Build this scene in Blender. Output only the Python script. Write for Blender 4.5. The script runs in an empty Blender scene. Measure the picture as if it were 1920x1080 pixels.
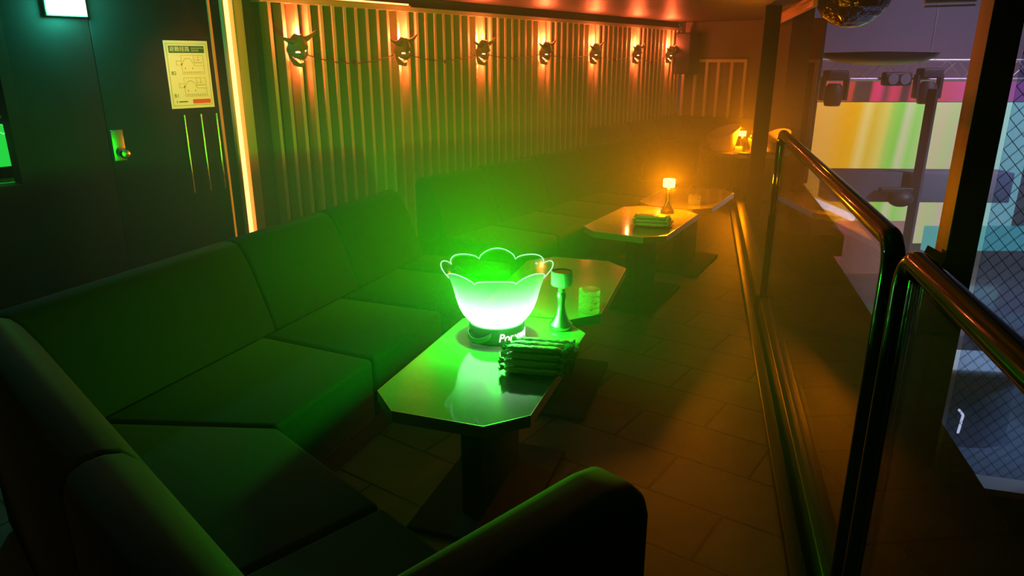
import bpy, bmesh, math, random
from mathutils import Vector, Matrix, noise
PI = math.pi
SC = bpy.context.scene
COL = SC.collection
random.seed(7)

# ------------------------------------------------------------------ camera
cam = bpy.data.cameras.new('camera'); cam.lens = 25.05; cam.sensor_width = 36.0
cam.clip_start = 0.02; cam.clip_end = 200
cam_o = bpy.data.objects.new('camera', cam); COL.objects.link(cam_o)
cam_o.location = (0, 0, 1.6)
cam_o.rotation_euler = (PI/2 - math.atan(.321), 0, 0)
SC.camera = cam_o

# ------------------------------------------------------------------ world: dark club air full of thin stage haze
W = bpy.data.worlds.new('world'); SC.world = W; W.use_nodes = True
wn = W.node_tree; wn.nodes.clear()
wo = wn.nodes.new('ShaderNodeOutputWorld'); wb = wn.nodes.new('ShaderNodeBackground')
wb.inputs['Color'].default_value = (0, 0, 0, 1); wb.inputs['Strength'].default_value = 0
wv = wn.nodes.new('ShaderNodeVolumeScatter'); wv.inputs['Density'].default_value = 0.11
wv.inputs['Anisotropy'].default_value = 0.2; wv.inputs['Color'].default_value = (1, 1, 1, 1)
# the smoke hangs around the tables and thins out towards the entrance end
wg_ = wn.nodes.new('ShaderNodeNewGeometry'); ws = wn.nodes.new('ShaderNodeSeparateXYZ'); wn.links.new(wg_.outputs['Position'], ws.inputs[0])
wm = wn.nodes.new('ShaderNodeMapRange'); wm.interpolation_type = 'SMOOTHSTEP'
for k_, v_ in (('From Min', 1.5), ('From Max', 3.3), ('To Min', .004), ('To Max', .095)): wm.inputs[k_].default_value = v_
wn.links.new(ws.outputs['Y'], wm.inputs['Value'])
wz = wn.nodes.new('ShaderNodeMapRange'); wz.interpolation_type = 'SMOOTHSTEP'   # and it settles low
for k_, v_ in (('From Min', 1.8), ('From Max', .9), ('To Min', .18), ('To Max', 1.0)): wz.inputs[k_].default_value = v_
wn.links.new(ws.outputs['Z'], wz.inputs['Value'])
wx = wn.nodes.new('ShaderNodeMath'); wx.operation = 'MULTIPLY'; wn.links.new(wm.outputs[0], wx.inputs[0]); wn.links.new(wz.outputs[0], wx.inputs[1])
wh = wn.nodes.new('ShaderNodeMapRange')   # thinner out over the open hall
for k_, v_ in (('From Min', 3.2), ('From Max', 4.4), ('To Min', 1.0), ('To Max', .45)): wh.inputs[k_].default_value = v_
wn.links.new(ws.outputs['X'], wh.inputs['Value'])
wy0 = wn.nodes.new('ShaderNodeMath'); wy0.operation = 'MULTIPLY'; wn.links.new(wx.outputs[0], wy0.inputs[0]); wn.links.new(wh.outputs[0], wy0.inputs[1])
wl = wn.nodes.new('ShaderNodeMapRange')   # little smoke behind the sofa by the door
for k_, v_ in (('From Min', -2.4), ('From Max', -1.1), ('To Min', .15), ('To Max', 1.0)): wl.inputs[k_].default_value = v_
wn.links.new(ws.outputs['X'], wl.inputs['Value'])
wy = wn.nodes.new('ShaderNodeMath'); wy.operation = 'MULTIPLY'; wn.links.new(wy0.outputs[0], wy.inputs[0]); wn.links.new(wl.outputs[0], wy.inputs[1])
wn.links.new(wy.outputs[0], wv.inputs['Density'])
wn.links.new(wb.outputs[0], wo.inputs['Surface']); wn.links.new(wv.outputs[0], wo.inputs['Volume'])

SC.view_settings.view_transform = 'Standard'; SC.view_settings.look = 'None'
SC.view_settings.gamma = 1.0; SC.view_settings.use_curve_mapping = False
SC.view_settings.exposure = 0.0
cy = SC.cycles
cy.use_denoising = True; cy.max_bounces = 6; cy.diffuse_bounces = 2; cy.glossy_bounces = 4
cy.transmission_bounces = 6; cy.transparent_max_bounces = 16; cy.volume_bounces = 0
cy.volume_step_rate = 1.0; cy.volume_max_steps = 96; W.cycles.volume_step_size = 1.0
cy.use_adaptive_sampling = True; cy.adaptive_threshold = .04
cy.sample_clamp_indirect = 4; cy.caustics_reflective = False; cy.caustics_refractive = False

GREEN = (0.0, 1.0, 0.0); AMBER = (1.0, 0.23, 0.0); RED = (1.0, 0.12, 0.035)

def light(name, kind, loc, col, energy, size=.03, target=None, **k):
    d = bpy.data.lights.new(name, kind); d.color = col; d.energy = energy
    if kind == 'AREA':
        d.shape = 'RECTANGLE'; d.size = size; d.size_y = k.get('size_y', size)
        if 'spread' in k: d.spread = k['spread']
    else: d.shadow_soft_size = size
    if kind == 'SPOT': d.spot_size = k.get('angle', 1.0); d.spot_blend = k.get('blend', .4)
    o = bpy.data.objects.new(name, d); COL.objects.link(o); o.location = loc
    if target is not None:
        o.rotation_euler = (Vector(target) - Vector(loc)).to_track_quat('-Z', 'Y').to_euler()
    return o

# room light: added amber spots with no fittings, teal emergency glow, hall wash
light('added_amber_spot', 'SPOT', (-1.1, 1.0, 2.08), (1, .50, .12), 4, .05, (-1.15, 1.5, .8), angle=1.5, blend=1)
light('added_amber_spot', 'SPOT', (-1.7, 3.0, 2.08), (1, .50, .10), 7, .05, (-1.45, 3.2, .8), angle=.9, blend=1)
for s_, e_ in ((6.2, 17), (4.3, 18), (2.4, 24), (.9, 26)):   # added spots that brighten the slats
    wa_ = math.radians(37.4); px_ = 2.44 - s_*math.sin(wa_); py_ = 10.8 - s_*math.cos(wa_)
    light('added_slat_spot', 'SPOT', (px_+1.15*math.cos(wa_), py_-1.15*math.sin(wa_), 2.07), (1, .43, .07), e_, .04, (px_, py_, .95), angle=1.75, blend=1)
light('added_amber_spot', 'SPOT', (2.3, 6.5, 2.08), (1, .33, .01), 5, .05, (1.3, 4.8, 0), angle=2.2, blend=1)
light('added_amber_spot', 'SPOT', (1.75, 4.3, 2.08), (1, .38, .03), 17, .05, (1.22, 3.0, 0), angle=.8, blend=1)
light('hall_wash', 'AREA', (8.5, 10.2, 4.3), (.60, .45, .74), 130, 3, (8.0, 14, .5), spread=1.9)
light('added_amber_spot', 'SPOT', (-1.35, 3.9, 2.06), (1, .31, .09), 80, .04, (-2.08, 4.84, 1.45), angle=.62, blend=1)  # added spot that brightens the evacuation sign
light('hall_floor_wash', 'SPOT', (9.5, 6.0, 4.4), (.42, .68, 1.0), 2200, .2, (7.6, 9.5, -2.6), angle=1.1, blend=.6)

# ------------------------------------------------------------------ materials
def mat(name, color=(.5, .5, .5), rough=.5, metal=0, emis=None, es=0, **k):
    m = bpy.data.materials.new(name); m.use_nodes = True
    p = m.node_tree.nodes['Principled BSDF']
    p.inputs['Base Color'].default_value = (*color, 1); p.inputs['Roughness'].default_value = rough
    p.inputs['Metallic'].default_value = metal
    if emis: p.inputs['Emission Color'].default_value = (*emis, 1); p.inputs['Emission Strength'].default_value = es
    for a, b in k.items(): p.inputs[a.replace('_', ' ')].default_value = b
    return m
def nodes(m): return m.node_tree.nodes, m.node_tree.links, m.node_tree.nodes['Principled BSDF']
def bump(m, scale=60, strength=.2, dist=.002, detail=4, stretch=None):
    n, l, p = nodes(m)
    t = n.new('ShaderNodeTexNoise'); t.inputs['Scale'].default_value = scale; t.inputs['Detail'].default_value = detail
    tc = n.new('ShaderNodeTexCoord'); src = tc.outputs['Object']
    if stretch:
        mp = n.new('ShaderNodeMapping'); mp.inputs['Scale'].default_value = stretch
        l.new(src, mp.inputs['Vector']); src = mp.outputs[0]
    l.new(src, t.inputs['Vector'])
    b = n.new('ShaderNodeBump'); b.inputs['Strength'].default_value = strength; b.inputs['Distance'].default_value = dist
    l.new(t.outputs['Fac'], b.inputs['Height']); l.new(b.outputs[0], p.inputs['Normal'])
    return m
def vary(m, c1, c2, scale=3):
    n, l, p = nodes(m)
    tc = n.new('ShaderNodeTexCoord'); t = n.new('ShaderNodeTexNoise'); t.inputs['Scale'].default_value = scale
    t.inputs['Detail'].default_value = 6; r = n.new('ShaderNodeValToRGB')
    r.color_ramp.elements[0].color = (*c1, 1); r.color_ramp.elements[1].color = (*c2, 1)
    r.color_ramp.elements[0].position = .35; r.color_ramp.elements[1].position = .65
    l.new(tc.outputs['Object'], t.inputs['Vector']); l.new(t.outputs['Fac'], r.inputs['Fac']); l.new(r.outputs[0], p.inputs['Base Color'])
    return m
def emission(name, col, s):
    m = bpy.data.materials.new(name); m.use_nodes = True; n = m.node_tree.nodes; n.clear()
    e = n.new('ShaderNodeEmission'); e.inputs[0].default_value = (*col, 1); e.inputs[1].default_value = s
    o = n.new('ShaderNodeOutputMaterial'); m.node_tree.links.new(e.outputs[0], o.inputs[0]); return m
def pane(name, tint=(1, 1, 1), rough=.0, ior=1.5, extra=None):
    # thin sheet glass: Fresnel mix of straight-through and mirror
    m = bpy.data.materials.new(name); m.use_nodes = True; n = m.node_tree.nodes; l = m.node_tree.links; n.clear()
    t = n.new('ShaderNodeBsdfTransparent'); t.inputs[0].default_value = (*tint, 1)
    g = n.new('ShaderNodeBsdfGlossy'); g.inputs['Roughness'].default_value = rough
    f = n.new('ShaderNodeFresnel')
    gg = n.new('ShaderNodeNewGeometry'); mi_ = n.new('ShaderNodeMapRange'); mi_.inputs['To Min'].default_value = ior; mi_.inputs['To Max'].default_value = 1/ior
    l.new(gg.outputs['Backfacing'], mi_.inputs['Value']); l.new(mi_.outputs[0], f.inputs['IOR'])   # same reflectance entering and leaving the sheet
    x = n.new('ShaderNodeMixShader'); o = n.new('ShaderNodeOutputMaterial')
    l.new(f.outputs[0], x.inputs[0]); l.new(t.outputs[0], x.inputs[1]); l.new(g.outputs[0], x.inputs[2])
    out = x.outputs[0]
    if extra: out = extra(n, l, out)
    l.new(out, o.inputs[0]); return m

M = {}
M['fabric'] = bump(mat('sofa_fabric', (.0105, .0100, .0075), .85, Sheen_Weight=.07, Specular_IOR_Level=.25, Sheen_Roughness=.4), 900, .25, .0006)
M['fabric_base'] = mat('sofa_plinth_cloth', (.02, .02, .02), .9)
M['blackwall'] = bump(vary(mat('black_painted_panel', (.02, .02, .02), .6, Specular_IOR_Level=.2), (.008, .008, .008), (.015, .015, .015), 2), 25, .1, .001)
M['slat'] = bump(mat('slat_wood_paint', (.42, .36, .24), .6), 30, .15, .001, stretch=(8, 8, .6))
M['slatback'] = mat('slat_backing', (.05, .045, .03), .8)
M['ceil'] = bump(mat('ceiling_paint', (.06, .05, .045), .45), 6, .25, .01, stretch=(1, .25, 1))
M['black'] = mat('black_powder_coat', (.012, .012, .014), .35)
M['matte'] = mat('matte_black', (.010, .010, .011), .8)
M['chrome'] = mat('polished_steel', (.72, .68, .64), .24, 1.0)
M['chrome_dark'] = mat('dark_polished_steel', (.035, .033, .033), .06, 1.0)
M['brushed'] = bump(mat('brushed_steel', (.6, .6, .58), .3, 1.0), 200, .1, .0005, stretch=(1, 1, 30))
M['tabletop'] = bump(vary(mat('table_laminate', (.24, .2, .16), .08, Coat_Weight=.3, Coat_Roughness=.04), (.21, .20, .16), (.27, .25, .20), 5), 60, .03, .0005)
M['edge'] = bump(mat('table_edge_metal', (.55, .52, .53), .28, .9), 90, .3, .001)
M['paper'] = mat('paper', (.78, .74, .62), .7)
M['ink'] = mat('dark_green_ink', (.02, .10, .04), .6)
M['inkline'] = mat('brown_ink', (.16, .10, .06), .6)
M['redink'] = mat('red_ink', (.75, .08, .03), .6)
M['plastic'] = bump(mat('crinkled_wrap', (.62, .64, .60), .25, Coat_Weight=.5), 45, 1.0, .006, 6)
M['tray'] = mat('black_tray', (.01, .01, .01), .2)
def milky(n, l, out):
    d = n.new('ShaderNodeBsdfTranslucent'); d.inputs[0].default_value = (.9, .95, .9, 1)
    x = n.new('ShaderNodeMixShader'); x.inputs[0].default_value = .40; l.new(out, x.inputs[1]); l.new(d.outputs[0], x.inputs[2]); return x.outputs[0]
M['glass_obj'] = pane('pressed_glass', (.96, 1, .96), .08, 1.7, milky)
M['glass'] = pane('balustrade_glass', (.95, .91, .90), .01, 1.27)
M['mask'] = bump(mat('mask_resin', (.20, .15, .06), .55), 60, .4, .002)
M['maskglow'] = emission('mask_lamp', (1, .40, .28), 6.0)
M['led'] = emission('warm_led', (1, .25, .06), 7.0)
M['ledcover'] = mat('led_channel', (.60, .34, .16), .4)
M['exit'] = emission('exit_light_face', (.62, 1, .86), 3.2)
M['cable'] = mat('cable_rubber', (.02, .02, .02), .6)
M['shade_lit'] = emission('lit_amber_shade', (1, .62, .16), 5.0)
M['white'] = mat('white_plastic', (.7, .7, .7), .4)
M['bucket'] = mat('ice_bucket_acrylic', (.75, .60, .50), .4)
M['hallwall'] = mat('hall_wall', (.24, .23, .27), .9)
M['hallfloor'] = bump(mat('hall_floor', (.22, .25, .30), .16), 3, .05, .01)
M['truss'] = mat('truss_aluminium', (.5, .48, .5), .35, .6)
M['fixture'] = mat('fixture_black', (.05, .045, .055), .5)
M['lens'] = mat('lens_glass', (.25, .25, .32), .1)
M['white_counter'] = emission('lit_counter_top', (.55, .72, 1), 1.6)
M['white_strip'] = emission('white_led_and_reflection', (.85, .85, 1), 2.0)
M['cyan'] = emission('cyan_led_panel', (.10, .62, .66), .8)
M['tag'] = mat('tag_card', (.8, .66, .66), .5)
M['menu'] = mat('menu_cover', (.035, .02, .015), .4)

# ------------------------------------------------------------------ helpers
def setp(o, label=None, cat=None, group=None, kind=None):
    if label: o['label'] = label
    if cat: o['category'] = cat
    if group: o['group'] = group
    if kind: o['kind'] = kind
    return o
def empty(name, loc=(0, 0, 0), rz=0, label=None, cat=None, group=None, kind=None):
    o = bpy.data.objects.new(name, None); COL.objects.link(o); o.empty_display_size = .05
    o.location = loc; o.rotation_euler = (0, 0, rz)
    return setp(o, label, cat, group, kind)
def obj(name, bm, m, parent=None, smooth=False, bevel=0, seg=3, solid=0):
    me = bpy.data.meshes.new(name)
    bmesh.ops.recalc_face_normals(bm, faces=bm.faces[:])
    bm.to_mesh(me); bm.free()
    for mm in (m if isinstance(m, (list, tuple)) else [m]): me.materials.append(mm)
    o = bpy.data.objects.new(name, me); COL.objects.link(o)
    if parent: o.parent = parent
    if solid:
        s = o.modifiers.new('s', 'SOLIDIFY'); s.thickness = solid; s.offset = 0
    if bevel:
        b = o.modifiers.new('b', 'BEVEL'); b.width = bevel; b.segments = seg; b.limit_method = 'ANGLE'; b.angle_limit = .6
        b.harden_normals = False; smooth = True
    if smooth:
        for f in me.polygons: f.use_smooth = True
        if not bevel: me.set_sharp_from_angle(angle=.9) if hasattr(me, 'set_sharp_from_angle') else None
    return o
def box(bm, c, s, R=None):
    R = R or Matrix.Identity(4)
    bmesh.ops.create_cube(bm, size=1, matrix=Matrix.Translation(c) @ R @ Matrix.Diagonal((*s, 1)))
def rz(a): return Matrix.Rotation(a, 4, 'Z')
def prism(bm, pts, z0, z1):
    """vertical prism over a footprint; z1 may be a list"""
    lo = [bm.verts.new((p[0], p[1], z0)) for p in pts]; hi = [bm.verts.new((p[0], p[1], z1)) for p in pts]
    n = len(pts); bm.faces.new(lo[::-1]); bm.faces.new(hi)
    for i in range(n): bm.faces.new((lo[i], lo[(i+1) % n], hi[(i+1) % n], hi[i]))
def hexa(bm, lo, hi):
    a = [bm.verts.new(p) for p in lo]; b = [bm.verts.new(p) for p in hi]; n = len(a)
    bm.faces.new(a[::-1]); bm.faces.new(b)
    for i in range(n): bm.faces.new((a[i], a[(i+1) % n], b[(i+1) % n], b[i]))
def cyl(bm, c, r, h, seg=32, r2=None, R=None):
    R = R or Matrix.Identity(4)
    bmesh.ops.create_cone(bm, cap_ends=True, segments=seg, radius1=r, radius2=r if r2 is None else r2, depth=h, matrix=Matrix.Translation(c) @ R)
def ball(bm, c, r, s=(1, 1, 1), seg=16):
    bmesh.ops.create_uvsphere(bm, u_segments=seg, v_segments=max(8, seg//2), radius=r, matrix=Matrix.Translation(c) @ Matrix.Diagonal((*s, 1)))
def lathe(bm, prof, seg=40, c=(0, 0, 0)):
    rings = []
    for r, z in prof:
        if r < 1e-5: rings.append([bm.verts.new((c[0], c[1], c[2]+z))])
        else: rings.append([bm.verts.new((c[0]+r*math.cos(2*PI*i/seg), c[1]+r*math.sin(2*PI*i/seg), c[2]+z)) for i in range(seg)])
    for a, b in zip(rings, rings[1:]):
        for i in range(seg):
            j = (i+1) % seg
            if len(a) == 1 and len(b) == 1: continue
            if len(a) == 1: bm.faces.new((a[0], b[i], b[j]))
            elif len(b) == 1: bm.faces.new((a[i], b[0], a[j]))
            else: bm.faces.new((a[i], b[i], b[j], a[j]))
def tube(bm, pts, r, seg=12, caps=True):
    pts = [Vector(p) for p in pts]; rings = []; up = None
    for i, p in enumerate(pts):
        t = (pts[min(i+1, len(pts)-1)] - pts[max(i-1, 0)]).normalized()
        if up is None:
            up = Vector((0, 0, 1)) if abs(t.z) < .9 else Vector((1, 0, 0))
        a = t.cross(up).normalized(); b = a.cross(t).normalized(); up = b
        rr = r[i] if isinstance(r, (list, tuple)) else r
        rings.append([bm.verts.new(p + rr*(math.cos(2*PI*k/seg)*a + math.sin(2*PI*k/seg)*b)) for k in range(seg)])
    for A, B in zip(rings, rings[1:]):
        for k in range(seg): bm.faces.new((A[k], B[k], B[(k+1) % seg], A[(k+1) % seg]))
    if caps: bm.faces.new(rings[0][::-1]); bm.faces.new(rings[-1])
def fillet(pts, r, n=10):
    out = [Vector(pts[0])]
    for i in range(1, len(pts)-1):
        p0, p, p1 = Vector(pts[i-1]), Vector(pts[i]), Vector(pts[i+1])
        a = (p0-p).normalized(); b = (p1-p).normalized(); h = a.angle(b)/2; d = r/math.tan(h)
        s, e = p+a*d, p+b*d; c = p + (a+b).normalized()*(r/math.sin(h))
        for k in range(n+1):
            t = k/n; v = (s-c).lerp(e-c, t); v = v.normalized()*r; out.append(c+v)
    out.append(Vector(pts[-1])); return out
def new(): return bmesh.new()
def copy_tree(o, parent=None):
    c = o.copy(); COL.objects.link(c); c.parent = parent
    for ch in list(o.children): copy_tree(ch, c)
    return c
def text_bm(s, size, align='CENTER', ext=0.0, font=None, shear=0):
    cu = bpy.data.curves.new('t', 'FONT'); cu.body = s; cu.size = size; cu.align_x = align; cu.align_y = 'CENTER'
    cu.extrude = ext; cu.shear = shear; cu.resolution_u = 4
    o = bpy.data.objects.new('t', cu); COL.objects.link(o)
    bpy.context.view_layer.update()
    dg = bpy.context.evaluated_depsgraph_get(); me = bpy.data.meshes.new_from_object(o.evaluated_get(dg))
    bm = new(); bm.from_mesh(me)
    bpy.data.objects.remove(o); bpy.data.curves.remove(cu); bpy.data.meshes.remove(me)
    return bm
# slat-wall frame: s runs from the far corner towards the door, n out into the room
WA = math.radians(37.4); WX, WY = 2.44, 10.8
def wp(s, n, z): return (WX - s*math.sin(WA) + n*math.cos(WA), WY - s*math.cos(WA) - n*math.sin(WA), z)
def wbox(bm, s0, s1, n0, n1, z0, z1):
    hexa(bm, [wp(s0, n0, z0), wp(s1, n0, z0), wp(s1, n1, z0), wp(s0, n1, z0)], [wp(s0, n0, z1), wp(s1, n0, z1), wp(s1, n1, z1), wp(s0, n1, z1)])
WM = Matrix(((-math.sin(WA), math.cos(WA), 0, WX), (-math.cos(WA), -math.sin(WA), 0, WY), (0, 0, 1, 0), (0, 0, 0, 1)))  # (s,n,z)->world
# rail frame: straight line through the two rail ends
RA = math.radians(14.5); RX, RY = .94, 1.692
def rp(t, o, z): return (RX + t*math.sin(RA) + o*math.cos(RA), RY + t*math.cos(RA) - o*math.sin(RA), z)
def rbox(bm, t0, t1, o0, o1, z0, z1):
    hexa(bm, [rp(t0, o0, z0), rp(t0, o1, z0), rp(t1, o1, z0), rp(t1, o0, z0)], [rp(t0, o0, z1), rp(t0, o1, z1), rp(t1, o1, z1), rp(t1, o0, z1)])

# ------------------------------------------------------------------ floor with big slate tiles laid along the slat wall
mf = bump(mat('slate_tile', (.10, .085, .07), .5), 14, .35, .004, 8)
n, l, p = nodes(mf)
tc = n.new('ShaderNodeTexCoord'); mp = n.new('ShaderNodeMapping'); mp.inputs['Rotation'].default_value = (0, 0, math.radians(35.5))
mp.inputs['Location'].default_value = (.07, .13, 0)
br = n.new('ShaderNodeTexBrick'); br.inputs['Scale'].default_value = 1
br.inputs['Color1'].default_value = (.17, .14, .11, 1); br.inputs['Color2'].default_value = (.12, .10, .08, 1); br.inputs['Mortar'].default_value = (.006, .005, .004, 1)
br.inputs['Brick Width'].default_value = .60; br.inputs['Row Height'].default_value = .30; br.inputs['Mortar Size'].default_value = .006
l.new(tc.outputs['Object'], mp.inputs[0]); l.new(mp.outputs[0], br.inputs['Vector'])
nz = n.new('ShaderNodeTexNoise'); nz.inputs['Scale'].default_value = 9; nz.inputs['Detail'].default_value = 8
l.new(tc.outputs['Object'], nz.inputs['Vector'])
mx = n.new('ShaderNodeMixRGB'); mx.blend_type = 'MULTIPLY'; mx.inputs[0].default_value = .5
l.new(br.outputs['Color'], mx.inputs[1]); l.new(nz.outputs['Fac'], mx.inputs[2]); l.new(mx.outputs[0], p.inputs['Base Color'])
bp = n.new('ShaderNodeBump'); bp.inputs['Strength'].default_value = .8; bp.inputs['Distance'].default_value = .004; bp.invert = True
ma = n.new('ShaderNodeMath'); ma.operation = 'MULTIPLY_ADD'; ma.inputs[1].default_value = -.25
l.new(nz.outputs['Fac'], ma.inputs[0]); l.new(br.outputs['Fac'], ma.inputs[2]); l.new(ma.outputs[0], bp.inputs['Height']); l.new(bp.outputs[0], p.inputs['Normal'])
b = new(); prism(b, [(-5, -1.5), rp(-3.3, -.05, 0)[:2], rp(5.3, -.05, 0)[:2], rp(5.3, .92, 0)[:2], rp(9.0, .92, 0)[:2], (2.9, 12.6), (-5, 12.6)], -.2, 0)
setp(obj('floor', b, mf), kind='structure')
# dark ledge outside the balustrade
b = new(); rbox(b, -3.3, 9.6, -.05, .70, -.45, -.001)
setp(obj('floor_ledge', b, M['matte']), kind='structure')
# ceiling
b = new(); prism(b, [(-5, -1.5), rp(-3.3, .38, 0)[:2], rp(9.9, .38, 0)[:2], (2.44, 12.8), (-5, 12.8)], 2.10, 2.3)
setp(obj('ceiling', b, M['ceil']), kind='structure')
b = new(); rbox(b, 4.9, 9.0, .34, .38, 2.02, 2.10); rbox(b, 4.9, 9.0, .30, .34, 2.07, 2.10)
setp(obj('trim_1', b, M['ledcover'], bevel=.004), kind='structure')

# ------------------------------------------------------------------ slat wall (left) and its continuation with the door
SL0, SL1 = .02, 6.88
b = new(); wbox(b, -.1, 7.0, -.16, -.10, 0, 2.1)
setp(obj('wall_slat_backing', b, M['slatback']), kind='structure')
b = new(); k = 0; s = SL0 + .03
while s < SL1:
    wbox(b, s-.0135, s+.0135, -.10, 0, 0, 1.985); s += .113
wbox(b, SL0-.02, SL1+.03, -.10, .012, 1.985, 2.02)
setp(obj('wall_left', b, M['slat']), kind='structure')
b = new(); wbox(b, 7.27, 8.052, -.10, 0, 0, 2.1)
setp(obj('wall_door_side', b, M['blackwall'], bevel=.003), kind='structure')
# the flush door with its lock
dr = empty('door_1', kind='structure')
b = new(); wbox(b, 8.056, 8.50, -.09, .0, 0, 2.1); obj('door_leaf', b, M['blackwall'], dr, bevel=.003)
b = new(); wbox(b, 7.967, 8.045, 0, .012, 1.00, 1.19); lk = obj('lock_plate', b, M['brushed'], dr, bevel=.006)
b = new(); R = Matrix.Rotation(PI/2, 4, 'Y') @ Matrix.Identity(4)
c0 = Vector(wp(8.0, .012, 1.05)); nv = Vector((math.cos(WA), -math.sin(WA), 0))
tube(b, [c0, c0+nv*.02, c0+nv*.022, c0+nv*.05, c0+nv*.066, c0+nv*.070], [.016, .013, .026, .030, .024, .004], 24)
obj('knob', b, M['chrome'], lk, smooth=True)
b = new(); wbox(b, 8.50, 8.56, -.10, .01, 0, 2.1); wbox(b, 8.50, 9.6, -.10, .01, 0, .93); wbox(b, 8.56, 9.6, -.1, .01, 1.75, 2.1)
setp(obj('wall_niche_side', b, M['blackwall']), kind='structure')

# built niche stands in for a mirror reflection: shelf and glowing bowl copy
b = new(); wbox(b, 7.8, 9.7, -1.0, -.96, .0, 2.1)
setp(obj('wall_niche_back', b, M['hallwall']), kind='structure')
b = new(); wbox(b, 7.9, 9.6, -.95, -.105, .88, .93)
setp(obj('mirror_view_counter', b, M['tabletop'], bevel=.004), 'dark glossy counter in the added mirror-view niche at the far left', 'counter')
b = new(); wbox(b, 7.9, 9.6, -.90, -.72, 1.20, 1.215); wbox(b, 7.9, 9.6, -.90, -.72, 1.25, 1.26)
setp(obj('mirror_view_shelf', b, M['white']), 'thin white double shelf in the added mirror-view niche at the far left', 'shelf')

# vertical LED strip, its channel and the dark post beside it
b = new(); wbox(b, 7.215, 7.27, -.10, -.002, 0, 2.1)
setp(obj('trim_2', b, M['blackwall']), kind='structure')
t = empty('led_strip', wp(7.16, 0, .36), 0, 'tall vertical amber light strip at the left end of the slatted wall', 'light strip')
def loc(o_parent, o): o.parent = o_parent; o.matrix_parent_inverse = Matrix.Translation(-o_parent.location) if True else None
b = new(); wbox(b, 7.12, 7.135, -.06, .028, .0, 2.1); wbox(b, 7.20, 7.215, -.06, .028, .0, 2.1); wbox(b, 7.12, 7.215, -.09, -.06, .0, 2.1)
loc(t, obj('channel', b, M['ledcover']))
b = new(); wbox(b, 7.163, 7.174, -.058, .024, 0.0, 2.09)
loc(t, obj('diffuser', b, M['led']))
b = new(); wbox(b, 7.02, 7.12, -.10, -.035, 0, 2.1)
setp(obj('trim_3', b, M['slat']), kind='structure')
# horizontal LED on the trim
t = empty('led_strip', wp(5.9, .02, 2.04), 0, 'short horizontal amber light strip on top of the slat wall trim', 'light strip')
b = new(); wbox(b, 5.45, 6.6, -.01, .02, 2.022, 2.03); loc(t, obj('channel', b, M['ledcover']))
b = new(); wbox(b, 5.47, 6.58, -.002, .014, 2.031, 2.043); loc(t, obj('diffuser', b, M['led']))
# amber light on the door-wall edge, put in as an emissive band
t = empty('led_strip', wp(7.3, .0, 1.0), 0, 'thin emissive amber band for the light falling on the black door wall edge', 'light strip')
b = new(); wbox(b, 7.285, 7.30, .0, .006, .35, 2.08); loc(t, obj('diffuser', b, emission('painted_amber_edge', (1, .30, .02), .55)))
b = new(); wbox(b, 7.300, 7.304, .0, .006, .35, 2.08); loc(t, obj('channel', b, M['ledcover']))

# ------------------------------------------------------------------ evacuation sign, pull bars, exit light
sg = empty('evacuation_sign', label='paper evacuation route map with B2 and B1 floor plans on the black wall', cat='sign')
sg.matrix_world = Matrix.Translation(wp(7.485, .002, 1.504)) @ Matrix(((math.sin(WA), 0, math.cos(WA), 0), (math.cos(WA), 0, -math.sin(WA), 0), (0, 1, 0, 0), (0, 0, 0, 1)))
b = new(); box(b, (0, 0, .001), (.297, .42, .002)); obj('paper', b, M['paper'], sg)
def sgb(name, rects, m, z=.0026):
    b = new()
    for (x0, y0, x1, y1) in rects: box(b, ((x0+x1)/2, (y0+y1)/2, z), (abs(x1-x0), abs(y1-y0), .0008))
    return obj(name, b, m, sg)
sgb('border', [(-.135, .19, .135, .1915), (-.135, -.1915, .135, -.19), (-.1355, -.19, -.134, .19), (.134, -.19, .1355, .19)], M['inkline'])
sgb('title_band', [(-.12, .135, .12, .178)], M['ink'])
sgb('red_notice', [(.0, -.182, .125, -.155)], M['redink'])
def plan(y0, name):
    r = []; w = .0012
    x0, x1, yb, yt = -.045, .105, y0, y0+.115
    r += [(x0, yb, x1, yb+w), (x0, yt, x1, yt+w), (x0, yb, x0+w, yt), (x1, yb, x1+w, yt)]
    r += [(x0-.035, yb+.055, x0, yb+.055+w), (x0-.035, yb+.08, x0, yb+.08+w), (x0-.035, yb+.055, x0-.035+w, yb+.08)]
    r += [(x0+.085, yb+.05, x1, yb+.05+w), (x0+.085, yb+.05, x0+.085+w, yt), (x0+.115, yb+.08, x0+.115+w, yt), (x0+.09, yb+.085, x1-.02, yb+.085+w)]
    for i in range(9): r.append((x0+.012+i*.015, yb+.008, x0+.018+i*.015, yb+.013))
    for i in range(6): r.append((x0+.09+i*.009, yb+.068, x0+.095+i*.009, yb+.072))
    r += [(x0+.02, yb+.03, x0+.024, yb+.04), (x0+.07, yb+.03, x0+.074, yb+.04), (x0-.004, yb+.055, x0+.004, yb+.066)]
    o = sgb(name, r, M['inkline'])
    b = new(); pts = []
    for i in range(25):
        a = PI*i/24; pts.append((x0+.042+.034*math.cos(a), yb+.062+.036*math.sin(a), .003))
    tube(b, pts, .0007, 4); obj('dance_floor_outline', b, M['inkline'], o)
plan(.005, 'floor_plan'); plan(-.135, 'floor_plan')
def ptxt(s, size, x, y, m, name, align='CENTER'):
    b = text_bm(s, size, align); bmesh.ops.translate(b, verts=b.verts[:], vec=(x, y, .0033)); obj(name, b, m, sg)
ptxt('避難経路', .034, -.048, .156, M['paper'], 'lettering'); ptxt('EVACUATION', .0135, .032, .164, M['paper'], 'lettering', 'LEFT'); ptxt('ROUTES', .0135, .032, .149, M['paper'], 'lettering', 'LEFT')
ptxt('B2', .031, -.105, .010, M['ink'], 'lettering'); ptxt('B1', .031, -.105, -.130, M['ink'], 'lettering')
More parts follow.
